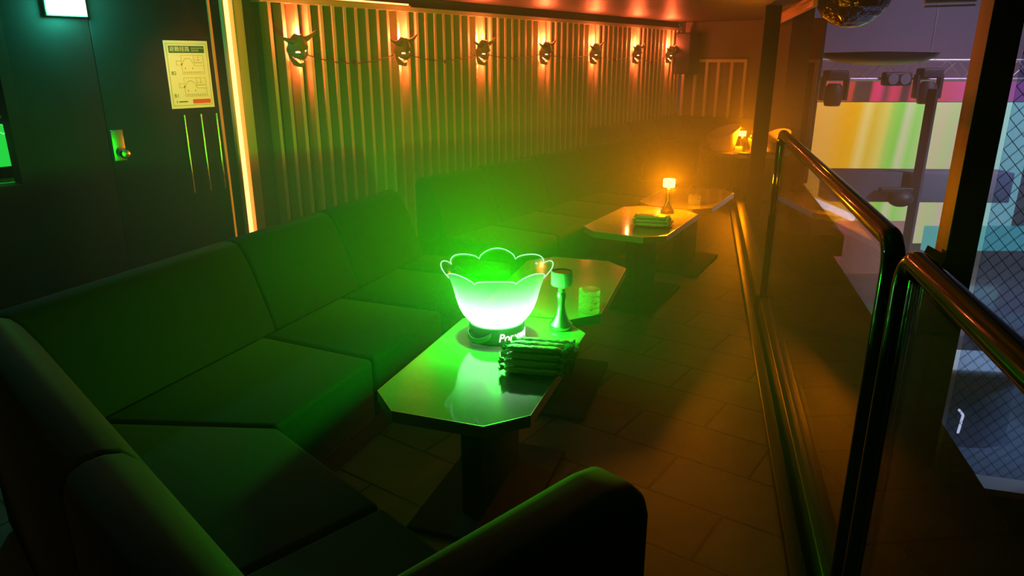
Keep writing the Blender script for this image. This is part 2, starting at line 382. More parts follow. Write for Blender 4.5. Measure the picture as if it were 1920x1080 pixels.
sgb('key', [(-.11, -.175, -.106, -.160), (-.095, -.171, -.035, -.164)], M['inkline'])

for s_, lb in ((7.577, 'leftmost of three slim chrome vertical bars on the wall below the evacuation map'),
               (7.461, 'middle one of three slim chrome vertical bars on the wall below the evacuation map'),
               (7.351, 'rightmost of three slim chrome vertical bars below the map, next to the amber strip')):
    h = empty('pull_bar', wp(s_, 0, .745), 0, lb, 'handle', 'three slim chrome bars on the door wall')
    for z in (.02, .49):
        b = new(); a = Vector((0, 0, z)); tube(b, [a, a+nv*.032], .005, 12); obj('bracket', b, M['chrome'], h, smooth=True)
    b = new(); tube(b, [nv*.034, nv*.034+Vector((0, 0, .51))], .008, 16); obj('rod', b, M['chrome'], h, smooth=True)

ex = empty('exit_light', wp(8.18, .0, 1.84), 0, 'glowing pale green-white emergency light box at the top left of the black wall', 'light')
b = new(); wbox(b, 8.065, 8.285, .004, .03, 1.83, 2.04); loc(ex, obj('housing', b, M['white'], bevel=.004))
b = new(); wbox(b, 8.072, 8.278, .031, .036, 1.837, 2.035); loc(ex, obj('lit_face', b, M['exit']))
q = wp(8.18, .12, 1.9); light('emergency_light', 'POINT', q, (.05, 1, .66), 19, .05)

# ------------------------------------------------------------------ far walls
b = new(); hexa(b, *[[(WX+.02, WY, z), (WX+.794*1.93, WY-.607*1.93, z), (WX+.794*1.93+.06, WY-.607*1.93+.08, z), (WX+.06, WY+.08, z)] for z in (0, 2.1)])
setp(obj('wall_far', b, mat('far_wall_paint', (.10, .075, .06), .7)), kind='structure')
def fp(u, n_, z): return (WX + u*.794 - n_*.607, WY - u*.607 - n_*.794, z)
def fbox(bm, u0, u1, n0, n1, z0, z1): hexa(bm, *[[fp(u0, n0, z), fp(u1, n0, z), fp(u1, n1, z), fp(u0, n1, z)] for z in (z0, z1)])
b = new()
for u in (.07, .25, .42, .59, .78, .97): fbox(b, u-.02, u+.02, .0, .05, 0, 1.56)
fbox(b, .30, .99, 0, .055, 1.56, 1.60)
for u in (1.24, 1.33): fbox(b, u-.02, u+.02, .0, .05, 0, 1.25)
for u in (1.68, 1.90): fbox(b, u-.022, u+.022, .0, .05, 0, 1.56)  # bars past the post stand in for a mirrored pattern
fbox(b, 1.66, 1.93, 0, .055, 1.56, 1.60)
setp(obj('trim_4', b, M['slat']), kind='structure')
# dark speaker hung in the corner
sp = empty('loudspeaker', fp(.17, .45, 1.38), 0, 'black loudspeaker hanging in the far corner at the end of the slatted wall', 'speaker')
b = new(); hexa(b, *[[fp(.08, .12, z), fp(.34, .12, z), fp(.31, .40, z), fp(.08, .40, z)] for z in (1.40, 1.95)]); loc(sp, obj('cabinet', b, M['matte'], bevel=.02))
b = new(); tube(b, [fp(.15, .3, 1.94), fp(.15, .3, 2.10)], .02, 10); loc(sp, obj('mount', b, M['black']))
# columns / posts
b = new(); rbox(b, 6.0, 6.14, .05, .20, 0, 2.1)
setp(obj('column_slim', b, M['matte'], bevel=.005), kind='structure')
b = new(); prism(b, [(3.34, 9.05), (3.575, 9.0), (3.70, 9.36), (3.47, 9.41)], -2.6, 4.4)
setp(obj('column_far', b, mat('column_paint', (.04, .032, .045), .6)), kind='structure')
b = new(); prism(b, [(1.575, 2.50), (1.72, 2.55), (1.78, 2.74), (1.61, 2.63)], -2.6, 4.4)
setp(obj('column_near', b, mat('column_laminate', (.03, .022, .018), .5), bevel=.004), kind='structure')

# ------------------------------------------------------------------ balustrade sections
def bal(name, t0, t1, lab, r=.0275, near_leg=True, off=0):
    g = empty(name, rp(t0, off, 0), 0, lab, 'railing', 'steel and glass balustrade sections')
    L = g.location
    def P(t, z, o=0): return Vector(rp(t, off+o, z)) - L
    b = new(); pts = fillet([P(t0, .0), P(t0, 1.2-r), P(t1, 1.2-r), P(t1, .0)], .075, 10)
    tube(b, pts, r, 24); obj('frame_tube', b, M['chrome_dark'], g, smooth=True)
    for t in (t0, t1):
        b = new(); cyl(b, P(t, .006), .055, .012, 24); obj('floor_flange', b, M['chrome_dark'], g, smooth=True)
        b = new(); d = .05 if t == t0 else -.05
        tube(b, [P(t+d, .10), P(t+d, 1.13)], .008, 10); obj('glazing_bead', b, M['chrome_dark'], g, smooth=True)
    b = new(); hexa(b, *[[P(t0+.05, z, -.006), P(t0+.05, z, .006), P(t1-.05, z, .006), P(t1-.05, z, -.006)] for z in (.13, 1.13)])
    obj('glass_panel', b, M['glass'], g)
    b = new(); hexa(b, *[[P(t0+.03, z, -.03), P(t0+.03, z, .03), P(t1-.03, z, .03), P(t1-.03, z, -.03)] for z in (.02, .13)])
    obj('bottom_rail', b, M['black'], g, bevel=.006)
    return g
bal('balustrade', .0, 2.80, 'steel framed glass balustrade section standing along the walkway beyond the green lit bend')
bal('balustrade', -1.7, -.125, 'nearest balustrade section at the lower right, steel tube edged with green light')
b = new(); rbox(b, -1.7, 9.2, -.10, -.045, 0, .035); rbox(b, 2.85, 9.2, -.045, .04, 0, .12)
setp(obj('trim_5', b, M['black'], bevel=.005), kind='structure')
b = new(); prism(b, [rp(-.03, .045, 0)[:2], (1.56, 2.47), (1.575, 2.62), rp(.16, .06, 0)[:2]], .0, .93)
setp(obj('wall_low_partition', b, M['matte']), kind='structure')
# wired glass screen to the right of the near column, with dark apron
def wire(n, l, out):
    tc = n.new('ShaderNodeTexCoord'); mp = n.new('ShaderNodeMapping'); mp.inputs['Rotation'].default_value = (0, 0, 0)
    sx = n.new('ShaderNodeSeparateXYZ'); l.new(tc.outputs['Object'], sx.inputs[0])
    outs = []
    for sgn in (1, -1):
        a = n.new('ShaderNodeMath'); a.operation = 'MULTIPLY_ADD'; a.inputs[1].default_value = sgn*1.15
        l.new(sx.outputs['X'], a.inputs[0]); l.new(sx.outputs['Z'], a.inputs[2])
        f = n.new('ShaderNodeMath'); f.operation = 'PINGPONG'; f.inputs[1].default_value = .027; l.new(a.outputs[0], f.inputs[0])
        c = n.new('ShaderNodeMath'); c.operation = 'LESS_THAN'; c.inputs[1].default_value = .0010; l.new(f.outputs[0], c.inputs[0]); outs.append(c)
    mxx = n.new('ShaderNodeMath'); mxx.operation = 'MAXIMUM'; l.new(outs[0].outputs[0], mxx.inputs[0]); l.new(outs[1].outputs[0], mxx.inputs[1])
    d = n.new('ShaderNodeBsdfDiffuse'); d.inputs[0].default_value = (.03, .03, .04, 1)
    x = n.new('ShaderNodeMixShader'); l.new(mxx.outputs[0], x.inputs[0]); l.new(out, x.inputs[1]); l.new(d.outputs[0], x.inputs[2]); return x.outputs[0]
M['wired'] = pane('wired_glass', (.72, .80, .92), .05, 1.5, wire)
wg = empty('window_1', (1.745, 2.56, 0), math.radians(-16), kind='structure')
b = new(); box(b, (.75, 0, 1.15), (1.5, .008, 2.3)); obj('pane', b, M['wired'], wg)
b = new(); box(b, (.75, .0, -.3), (1.5, .05, .45)); obj('apron', b, M['matte'], wg)

# ------------------------------------------------------------------ sofas
def isect(n1, c1, n2, c2):
    det = n1[0]*n2[1]-n1[1]*n2[0]
    return ((c1*n2[1]-n1[1]*c2)/det, (n1[0]*c2-c1*n2[0])/det)
def back_piece(par, f0, f1, name='back_cushion', zt=.80, lean=.15, th=.15, r=.045):
    """f0,f1: functions giving the xy point at either end for an offset measured from the top front edge into the room"""
    # profile (offset, z): offset>0 towards the seat
    prof = [(lean, .36), (lean*.93, .42), (lean*.55, .58), (.035, .70), (.0, .765), (-.025, .792), (-.06, .802), (-th+.05, .80), (-th+.015, .785), (-th, .74), (-th, .02), (-.02, .02), (-.02, .36)]
    b = new(); A = [b.verts.new((*f0(o), z+(zt-.8))) for o, z in prof]; B = [b.verts.new((*f1(o), z+(zt-.8))) for o, z in prof]
    n = len(prof); b.faces.new(A[::-1]); b.faces.new(B)
    for i in range(n): b.faces.new((A[i], A[(i+1) % n], B[(i+1) % n], B[i]))
    return obj(name, b, M['fabric'], par, bevel=.014, seg=3)
def seat_piece(par, pts, z0=.12, z1=.40, name='seat_cushion'):
    b = new(); prism(b, pts, z0, z1); return obj(name, b, M['fabric'], par, bevel=.022, seg=4)
def lerp(a, b, t): return (a[0]+(b[0]-a[0])*t, a[1]+(b[1]-a[1])*t)

# booth one: main run + corner run + arm
Nm = (.9304, -.3665); Dm = (.3665, .9304); nl = (.719, .695); dl = (.695, -.719)
def PM(o, d): return (Nm[0]*o + Dm[0]*d, Nm[1]*o + Dm[1]*d)
def PL(o, d): return (nl[0]*o + dl[0]*d, nl[1]*o + dl[1]*d)
def corner(om, ol): return isect(Nm, om, nl, ol)
s1 = empty('corner_sofa', (0, 0, 0), 0, 'near dark fabric corner sofa wrapped around the table with the glowing bowl', 'sofa')
g = .004
cr = -2.317; crl = .364
back_piece(s1, lambda o: corner(cr+o, crl+o), lambda o: PM(cr+o, 2.503-g))
back_piece(s1, lambda o: PM(cr+o, 2.503+g), lambda o: PM(cr+o, 3.207-g))
back_piece(s1, lambda o: PM(cr+o, 3.207+g), lambda o: PM(cr+o, 3.95))
dS = -1.571
back_piece(s1, lambda o: corner(cr+o, crl+o), lambda o: PL(crl+o, dS-g))
back_piece(s1, lambda o: PL(crl+o, dS+g), lambda o: PL(crl+o, -.70))
# seats
jm, fm = -2.163, -1.555; jl, fl = .505, .94
ci = corner(fm, fl); co = corner(jm, jl)
seat_piece(s1, [co, ci, PM(fm, 2.36-g), PM(jm, 2.40-g)])
seat_piece(s1, [PM(jm, 2.40+g), PM(fm, 2.36+g), PM(fm, 3.0-g), PM(jm, 3.0-g)])
seat_piece(s1, [PM(jm, 3.0+g), PM(fm, 3.0+g), PM(fm, 3.6-g), PM(jm, 3.6-g)])
seat_piece(s1, [PM(jm, 3.6+g), PM(fm, 3.6+g), PM(fm, 3.95), PM(jm, 3.95)])
co2 = (co[0]+.005, co[1]-.006); ci2 = (ci[0]+.005, ci[1]-.006)
seat_piece(s1, [co2, PL(jl, -1.505-g), PL(fl, -1.505-g), ci2][::-1])
seat_piece(s1, [PL(jl, -1.505+g), PL(jl, -.87), PL(fl, -.87), PL(fl, -1.505+g)][::-1])
b = new(); prism(b, [corner(jm, jl), corner(fm-.04, fl-.04), PM(fm-.04, 3.93), PM(jm, 3.93)], 0, .118)
prism(b, [corner(jm, jl), PL(jl, -.87), PL(fl-.04, -.87), corner(fm-.04, fl-.04)], 0, .118); obj('plinth', b, M['fabric_base'], s1)
# arm with rounded top edges and rounded front corner
b = new(); prof = []
ao0, ao1 = .215, 1.09
side = [(ao0, .02), (ao0, .80), (ao1-.12, .80), (ao1-.055, .79), (ao1-.018, .765), (ao1, .71), (ao1, .02)]
for dd in (-.845, -.70):
    prof.append([b.verts.new((*PL(o, dd), z)) for o, z in side])
n_ = len(side); b.faces.new(prof[0][::-1]); b.faces.new(prof[1])
for i in range(n_): b.faces.new((prof[0][i], prof[0][(i+1) % n_], prof[1][(i+1) % n_], prof[1][i]))
obj('armrest', b, M['fabric'], s1, bevel=.04, seg=5)

# booth two
A2 = math.radians(35); N2 = (math.cos(A2), -math.sin(A2)); D2 = (math.sin(A2), math.cos(A2))
def P2(o, d): return (N2[0]*o + D2[0]*d, N2[1]*o + D2[1]*d)
s2 = empty('corner_sofa', (0, 0, 0), 0, 'middle dark fabric sofa with a return behind the amber lamp tables', 'sofa')
c2 = -3.335
def pos2(p): return (p[0]*N2[0]+p[1]*N2[1], p[0]*D2[0]+p[1]*D2[1])
d0 = 3.76; e0, e1 = (.94, 7.826), (1.887, 7.307)
dv = ((e1[0]-e0[0])/1.08, (e1[1]-e0[1])/1.08); nd = (-math.sin(math.radians(28.7)), -math.cos(math.radians(28.7)))  # towards camera
cdv = nd[0]*e0[0]+nd[1]*e0[1]
def cor2(o, o2): return isect(N2, o, nd, o2)
ds = [d0, 4.42, 5.15, 5.9]
for i in range(3):
    back_piece(s2, lambda o, i=i: P2(c2+o, ds[i]+(g if i else 0)), lambda o, i=i: P2(c2+o, ds[i+1]-g))
back_piece(s2, lambda o: P2(c2+o, 5.9+g), lambda o: cor2(c2+o, cdv+o))
back_piece(s2, lambda o: cor2(c2+o, cdv+o), lambda o: (e0[0]+dv[0]*.55+nd[0]*o, e0[1]+dv[1]*.55+nd[1]*o))
back_piece(s2, lambda o: (e0[0]+dv[0]*.558+nd[0]*o, e0[1]+dv[1]*.558+nd[1]*o), lambda o: (e1[0]+nd[0]*o, e1[1]+nd[1]*o))
j2, f2 = c2+.152, -2.58
sds = [d0, 4.27, 4.9, 5.5, 6.0]
for a_, b_ in zip(sds, sds[1:]): seat_piece(s2, [P2(j2, a_+g), P2(f2, a_+g), P2(f2, b_-g), P2(j2, b_-g)])
ci = cor2(f2, cdv+.72); co = cor2(j2, cdv+.153)
seat_piece(s2, [P2(j2, 6.0+g), P2(f2, 6.0+g), ci, co])
q1 = (e1[0]+nd[0]*.72, e1[1]+nd[1]*.72); q0 = (e1[0]+nd[0]*.153, e1[1]+nd[1]*.153)
seat_piece(s2, [(co[0]+.006, co[1]-.004), (ci[0]+.006, ci[1]-.004), q1, q0])
b = new(); prism(b, [P2(j2, d0+.02), P2(f2-.04, d0+.02), P2(f2-.04, 6.4), P2(j2, 6.4)], 0, .118); obj('plinth', b, M['fabric_base'], s2)

# booth three along the far part of the slat wall
s3 = empty('bench_sofa', (0, 0, 0), 0, 'farthest dark fabric bench running round the far corner below the slats', 'sofa')
def P3(o, d): return wp(d, o, 0)[:2]
for a_, b_ in ((.25, 1.0), (1.0, 1.75), (1.75, 2.5)):
    back_piece(s3, lambda o, b_=b_: P3(.16+o, b_-g), lambda o, a_=a_: P3(.16+o, a_+g), zt=.82)
    seat_piece(s3, [P3(.315, a_+g), P3(.9, a_+g), P3(.9, b_-g), P3(.315, b_-g)])
def P4(o, u): return fp(u, o, 0)[:2]
for a_, b_ in ((.02, .7), (.7, 1.35)):
    back_piece(s3, lambda o, a_=a_: P4(.22+o, a_+g), lambda o, b_=b_: P4(.22+o, b_-g), zt=.82)
    seat_piece(s3, [P4(.375, max(a_, .93)+g), P4(.9, max(a_, .93)+g), P4(.9, b_-g), P4(.375, b_-g)]) if b_ > .95 else None

# ------------------------------------------------------------------ tables
def oct_pts(w, L, c):
    w /= 2; L /= 2
    return [(-w+c, -L), (w-c, -L), (w, -L+c), (w, L-c), (w-c, L), (-w+c, L), (-w, L-c), (-w, -L+c)]
def make_table(label, x, y, ang, w=.53, L=.955):
    t = empty('lounge_table', (x, y, 0), -math.radians(ang), label, 'table', 'low octagonal lounge tables')
    b = new(); prism(b, oct_pts(w, L, .112), .512, .55); obj('tabletop', b, M['tabletop'], t)
    b = new(); o = oct_pts(w+.006, L+.006, .1138); i_ = oct_pts(w, L, .112)
    A = [b.verts.new((*p, .510)) for p in o]; B = [b.verts.new((*p, .5502)) for p in o]; C = [b.verts.new((*p, .5502)) for p in i_]; D = [b.verts.new((*p, .510)) for p in i_]
    for k in range(8):
        j = (k+1) % 8
        b.faces.new((A[k], A[j], B[j], B[k])); b.faces.new((B[k], B[j], C[j], C[k])); b.faces.new((D[k], D[j], A[j], A[k]))
    obj('edge_band', b, M['edge'], t)
    b = new(); box(b, (0, 0, .265), (.08, .42, .49)); obj('pedestal', b, M['matte'], t, bevel=.006)
    b = new(); box(b, (0, 0, .01), (.40, .68, .02)); obj('base_plate', b, M['matte'], t, bevel=.004)
    return t
make_table('nearest octagonal table carrying the glowing green ice bowl', -.076, 2.414, 19)
make_table('octagonal table behind the glowing bowl with the glass ashtrays on its corner', .238, 3.334, 17)
make_table('octagonal table carrying the lit amber lamp and a pile of towels', .900, 4.800, 29, .555)
make_table('octagonal table behind the amber lamp with a clear ashtray stack', 1.412, 5.660, 29, .555, .945)
make_table('far table by the slim post carrying the slanted ice bucket and glasses', 2.81, 8.77, 37)
make_table('small table standing in for the mirrored far table right of the slim dark post', 3.105, 8.495, 37, .23, .5)  # solid stand-in for the far table's mirror image

# ------------------------------------------------------------------ glowing ice bowl
TX = .55
bw = empty('ice_bowl', (-.06, 2.645, TX), 0, 'scalloped frosted ice bowl glowing white and green on the nearest table', 'bowl')
mb = bpy.data.materials.new('frosted_acrylic_glow'); mb.use_nodes = True; n = mb.node_tree.nodes; l = mb.node_tree.links; n.clear()
tr = n.new('ShaderNodeBsdfTransparent'); tr.inputs[0].default_value = (.90, 1, .90, 1)
tl = n.new('ShaderNodeBsdfTranslucent'); tl.inputs[0].default_value = (.16, .14, .18, 1)
gl = n.new('ShaderNodeBsdfGlossy'); gl.inputs['Roughness'].default_value = .12
lw = n.new('ShaderNodeLayerWeight'); lw.inputs[0].default_value = .55
mx1 = n.new('ShaderNodeMixShader'); mx2 = n.new('ShaderNodeMixShader'); mx2.inputs[0].default_value = .08
fac = n.new('ShaderNodeMath'); fac.operation = 'MULTIPLY_ADD'; fac.inputs[1].default_value = .22; fac.inputs[2].default_value = .02
l.new(lw.outputs['Facing'], fac.inputs[0]); l.new(fac.outputs[0], mx1.inputs[0]); l.new(tr.outputs[0], mx1.inputs[1]); l.new(tl.outputs[0], mx1.inputs[2])
l.new(mx1.outputs[0], mx2.inputs[1]); l.new(gl.outputs[0], mx2.inputs[2])
tc = n.new('ShaderNodeTexCoord'); sx = n.new('ShaderNodeSeparateXYZ'); l.new(tc.outputs['Object'], sx.inputs[0])
rmp = n.new('ShaderNodeMapRange'); rmp.inputs['From Min'].default_value = .29; rmp.inputs['From Max'].default_value = .12; l.new(sx.outputs['Z'], rmp.inputs['Value'])
em = n.new('ShaderNodeEmission'); em.inputs[0].default_value = (.86, .88, 1, 1)  # belly glow painted as emission, fading towards the rim, outer shell only
mm = n.new('ShaderNodeMath'); mm.operation = 'POWER'; mm.inputs[1].default_value = 2.0; l.new(rmp.outputs[0], mm.inputs[0])
m3 = n.new('ShaderNodeMath'); m3.operation = 'MULTIPLY_ADD'; m3.inputs[1].default_value = 1.9; m3.inputs[2].default_value = .10; l.new(mm.outputs[0], m3.inputs[0]); gb = n.new('ShaderNodeNewGeometry'); iv = n.new('ShaderNodeMath'); iv.operation = 'SUBTRACT'; iv.inputs[0].default_value = 1; l.new(gb.outputs['Backfacing'], iv.inputs[1])
m4 = n.new('ShaderNodeMath'); m4.operation = 'MULTIPLY'; l.new(m3.outputs[0], m4.inputs[0]); l.new(iv.outputs[0], m4.inputs[1]); l.new(m4.outputs[0], em.inputs[1])
ad = n.new('ShaderNodeAddShader'); l.new(mx2.outputs[0], ad.inputs[0]); l.new(em.outputs[0], ad.inputs[1])
oo = n.new('ShaderNodeOutputMaterial'); l.new(ad.outputs[0], oo.inputs[0])
mi = mb.copy(); mi.name = 'frosted_acrylic_inside'
for nn_ in mi.node_tree.nodes:
    if nn_.type == 'EMISSION': nn_.inputs[1].default_value = 0; [mi.node_tree.links.remove(k_) for k_ in list(nn_.inputs[1].links)]
FLIP = True
def bowl_mesh(sc=1):
    b = new(); prof = [(.06, .072), (.100, .072), (.116, .085), (.132, .105), (.145, .13), (.155, .16), (.162, .19), (.168, .215), (.176, .24), (.187, .262), (.199, .278), (.210, .288)]
    seg = 160; rings = []
    for k, (r, z) in enumerate(prof):
        t = max(0, (z-.09)/.2); ring = []
        for i in range(seg):
            th = 2*PI*i/seg; lb = abs(math.cos(4*th)); lb = lb**.6
            rr = r*(1 + (lb-.7)*.10*t**1.2 + .012*t*math.sin(3*th+1)); zz = z + (lb-.6)*.030*t**3 + .006*t**2*math.sin(5*th)
            ring.append(b.verts.new((rr*math.cos(th)*sc, rr*math.sin(th)*sc, zz*sc)))
        rings.append(ring)
    for a, c in zip(rings, rings[1:]):
        for i in range(seg): b.faces.new((a[i], c[i], c[(i+1) % seg], a[(i+1) % seg]))
    b.faces.new(rings[0][::-1])
    rim = [v.co.copy() for v in rings[-1]]
    return b, rim
b, rim = bowl_mesh(); bo = obj('bowl', b, [mi, mb], bw, smooth=True, solid=.004); bo.modifiers[0].material_offset = 1 if FLIP else 0
if not FLIP:
    pass
b = new(); tube(b, rim+rim[:1], .0026, 6, False); obj('rim', b, emission('edge_lit_rim', (.55, 1, .62), 1.0), bo, smooth=True)
b = new(); lathe(b, [(0, .004), (.088, .004), (.100, .0), (.107, .004), (.110, .02), (.110, .06), (.107, .068), (.08, .070), (0, .070)], 64); bs = obj('light_base', b, mat('base_plastic', (.16, .17, .16), .35), bw, smooth=True)
b = new(); lathe(b, [(.095, .0705), (.090, .078), (.0, .080)], 48); obj('diffuser', b, emission('white_led_disc', (.9, 1, .95), 1.2), bs, smooth=True)
b = new(); pts = []
for i in range(22):
    a = math.radians(-100 - 60*i/21); rr = .112 + .022*math.sin(PI*i/21)**.6; pts.append((rr*math.cos(a), rr*math.sin(a), .045 - .022*math.sin(PI*min(1, i/21))))
for p_ in pts: pass
A = []; 
for p_ in pts: A.append((b.verts.new((p_[0], p_[1], p_[2]+.009)), b.verts.new((p_[0], p_[1], p_[2]-.011))))
for u, v in zip(A, A[1:]): b.faces.new((u[0], v[0], v[1], u[1]))
obj('strap_handle', b, mat('handle_plastic', (.14, .3, .14), .3), bs, smooth=True, solid=.004)
b = text_bm('Pommery', .046, 'LEFT', .001, shear=.2)
for v in b.verts:
    a = math.radians(-86) + v.co.x/.1115*.93; r_ = .1115 + v.co.z; v.co = Vector((r_*math.cos(a), r_*math.sin(a), .032+v.co.y*1.0))
obj('lit_lettering', b, emission('lit_lettering', (1, .95, .85), 2.5), bs)
light('bowl_green_led', 'POINT', (-.06, 2.645, TX+.165), GREEN, 62, .03)
light('bowl_green_led', 'SPOT', (-.06, 2.645, TX+.10), GREEN, 260, .03, (-.50, 3.6, TX+.50), angle=1.9, blend=1)

# bowl copy in the niche: the mirrored green glow put in as emission
b, rim2 = bowl_mesh(.95)
nb_ = empty('ice_bowl', wp(8.52, -.42, .93), .5, 'glowing bowl copy standing in for a green reflection at the far left edge', 'bowl')
o = obj('bowl', b, emission('reflected_bowl_glow', (.02, .75, .06), .9), nb_, smooth=True, solid=.004)
b = new(); tube(b, [Vector(r_)*1.0 for r_ in rim2+rim2[:1]], .003, 6, False); obj('rim', b, emission('reflected_rim_glow', (.3, 1, .4), 1), o)
b = new(); lathe(b, [(0, 0), (.105, 0), (.105, .066), (0, .066)], 40); obj('light_base', b, M['black'], nb_)

# ------------------------------------------------------------------ table lamps
LP = [(0, 0), (.044, 0), (.0475, .004), (.0475, .018), (.045, .021), (.034, .034), (.022, .062), (.0155, .092), (.0145, .108), (.017, .128), (.0195, .142), (.017, .155), (.0125, .160), (.0155, .166), (.0155, .171), (.010, .175), (.009, .186), (0, .186)]
def lamp(x, y, z, label, m_sh, top_m, body):
    t = empty('table_lamp', (x, y, z), 0, label, 'lamp', 'small turned metal table lamps')
    b = new(); lathe(b, LP, 40); obj('turned_stem', b, body, t, smooth=True)
    b = new(); lathe(b, [(.0, .186), (.040, .186), (.0425, .190), (.0425, .240), (.041, .243)], 40); obj('lamp_shade', b, m_sh, t, smooth=True)
    b = new(); lathe(b, [(.041, .243), (.0395, .240), (0, .240)], 40); obj('top_disc', b, top_m, t, smooth=True)
    return t
m_off = bpy.data.materials.new('opal_shade'); m_off.use_nodes = True
p = m_off.node_tree.nodes['Principled BSDF']; p.inputs['Base Color'].default_value = (.85, .9, .85, 1); p.inputs['Subsurface Weight'].default_value = .3; p.inputs['Roughness'].default_value = .4
lamp(.2, 2.735, TX, 'unlit metal table lamp with white drum shade beside the glowing bowl', m_off, M['black'], M['brushed'])
m_amb = bpy.data.materials.new('amber_shade'); m_amb.use_nodes = True; n = m_amb.node_tree.nodes; l = m_amb.node_tree.links; n.clear()
e_ = n.new('ShaderNodeEmission'); e_.inputs[0].default_value = (1, .66, .22, 1); e_.inputs[1].default_value = 3.5
t_ = n.new('ShaderNodeBsdfTransparent'); x_ = n.new('ShaderNodeMixShader'); x_.inputs[0].default_value = .65; o_ = n.new('ShaderNodeOutputMaterial')
l.new(t_.outputs[0], x_.inputs[1]); l.new(e_.outputs[0], x_.inputs[2]); l.new(x_.outputs[0], o_.inputs[0])
gold = mat('gold_metal', (.8, .55, .2), .22, 1)
lamp(1.115, 5.04, TX, 'lit metal table lamp glowing amber on the second pair of tables', m_amb, m_amb, gold)
light('amber_lamp_bulb', 'POINT', (1.115, 5.04, TX+.215), AMBER, 175, .03)
lamp(2.72, 8.56, TX, 'lit amber table lamp behind the slanted ice bucket on the far table', m_amb, m_amb, gold)
light('amber_lamp_bulb', 'POINT', (2.72, 8.56, TX+.215), AMBER, 150, .03)

# ------------------------------------------------------------------ glass ashtray stacks
def ash_bm():
    b = new(); lathe(b, [(0, 0), (.040, 0), (.0455, .003), (.0465, .012), (.0455, .026), (.041, .026), (.039, .010), (0, .008)], 40)
    for v in b.verts:
        a = math.atan2(v.co.y, v.co.x)
        for k in range(3):
            dd = abs((a - k*2*PI/3 - .6 + PI) % (2*PI) - PI)
            if dd < .14 and v.co.z > .02: v.co.z -= .006
    return b
ash0 = None
def ash_stack(x, y, z, n_, where, grp):
    global ash0
    names = ['bottom', 'second lowest', 'second highest', 'top'] if n_ == 4 else ['bottom', 'middle', 'top']
    for i in range(n_):
        if ash0 is None: o = ash0 = obj('glass_ashtray', ash_bm(), M['glass_obj'], smooth=True)
        else: o = ash0.copy(); COL.objects.link(o)
        o.location = (x, y, z+i*.0262); o.rotation_euler = (0, 0, i*.5)
        setp(o, '%s clear glass ashtray %s' % (names[i], where), 'ashtray', grp)
ash_stack(.335, 2.925, TX+.001, 4, 'in the stack right of the unlit lamp', 'ashtrays stacked beside the bowl')
ash_stack(1.372, 5.305, TX+.001, 3, 'in the stack right of the lit amber lamp', 'ashtrays stacked beside the amber lamp')
# ------------------------------------------------------------------ wrapped towels
def towel_bm(L=.19, w=.033, h=.0205, seed=0):
    b = new(); N_, S_ = 22, 16; rings = []
    for i in range(N_+1):
        t = i/N_; x = (t-.5)*L; e = min(t, 1-t)*L
        k = 1 if e > .02 else .55+.45*(e/.02)**.5
        ring = []
        for j in range(S_):
            a = 2*PI*j/S_; c_, s_ = math.cos(a), math.sin(a)
            yy = w/2*k*math.copysign(abs(c_)**.6, c_); zz = h/2*k*math.copysign(abs(s_)**.6, s_)
            q = noise.noise(Vector((x*55+seed*7, yy*70, zz*70+seed)))*.0028
            ring.append(b.verts.new((x, yy*(1+q*40)+q*.3, h/2+zz+(q if s_ > -.3 else 0))))
        rings.append(ring)
    for A, B in zip(rings, rings[1:]):
        for j in range(S_): b.faces.new((A[j], B[j], B[(j+1) % S_], A[(j+1) % S_]))
    b.faces.new(rings[0][::-1]); b.faces.new(rings[-1]); return b
def frill_bm(sg_, L=.19, seed=0):
    b = new(); rows = []
    rnd = random.Random(seed)
    for i in range(3):
        x = sg_*(L/2 - .004 + i*.011); row = []
        for j in range(11):
            y = (j/10-.5)*(.022+.018*i/2); z = .010 + .006*i*math.sin(j*2.3+seed) + rnd.uniform(-.002, .003)*(i+.3)
            row.append(b.verts.new((x + (rnd.uniform(-.004, .004) if i == 2 else 0), y, max(.001, z))))
        rows.append(row)
    for A, B in zip(rows, rows[1:]):
        for j in range(10): b.faces.new((A[j], A[j+1], B[j+1], B[j]))
    return b
tw = [(towel_bm(seed=k), frill_bm(-1, seed=k), frill_bm(1, seed=k+9)) for k in range(4)]
tw_protos = []
def towel(x, y, z, ang, k, label, grp):
    if len(tw_protos) <= k:
        t = empty('wrapped_towel', (x, y, z), ang)
        obj('towel_roll', tw[k][0], M['plastic'], t, smooth=True)
        obj('wrapper_end', tw[k][1], M['plastic'], t); obj('wrapper_end', tw[k][2], M['plastic'], t)
        tw_protos.append(t)
    else:
        t = copy_tree(tw_protos[k]); t.location = (x, y, z); t.rotation_euler = (0, 0, ang)
    return setp(t, label, 'towel', grp)
cnt = 0
def pile(cx, cy_, ang, layers, where, grp):
    global cnt
    ux, uy = -math.sin(ang), math.cos(ang)   # across the rolls (towards back)
    lname = ['bottom layer', 'second layer', 'third layer', 'top layer']; rname = ['front', 'second', 'third', 'fourth', 'rear']
    for li, nn in enumerate(layers):
        for r_ in range(nn):
            off = (r_-(layers[0]-1)/2)*.0385 + li*.014
            jx = random.uniform(-.006, .006)
            jx += (r_-1.5)*.010
            rn = rname[r_] if r_ < nn-1 else 'rear'
            towel(cx+ux*off+jx*math.cos(ang), cy_+uy*off+jx*math.sin(ang), TX+.0085+li*.0212, ang+random.uniform(-.05, .05), min(cnt, 3) if cnt < 4 else random.randrange(4),
                  '%s plastic-wrapped towel in the %s of the pile %s' % (rn, lname[li], where), grp)
            cnt += 1
b = new(); lathe(b, [(0, 0), (.10, 0), (.112, .006), (.110, .0075), (.09, .004), (0, .004)], 40)
tray = obj('towel_tray', b, M['tray'], smooth=True); tray.location = (.09, 2.33, TX); tray.rotation_euler = (0, 0, -.18); tray.scale = (1.02, .82, 1)
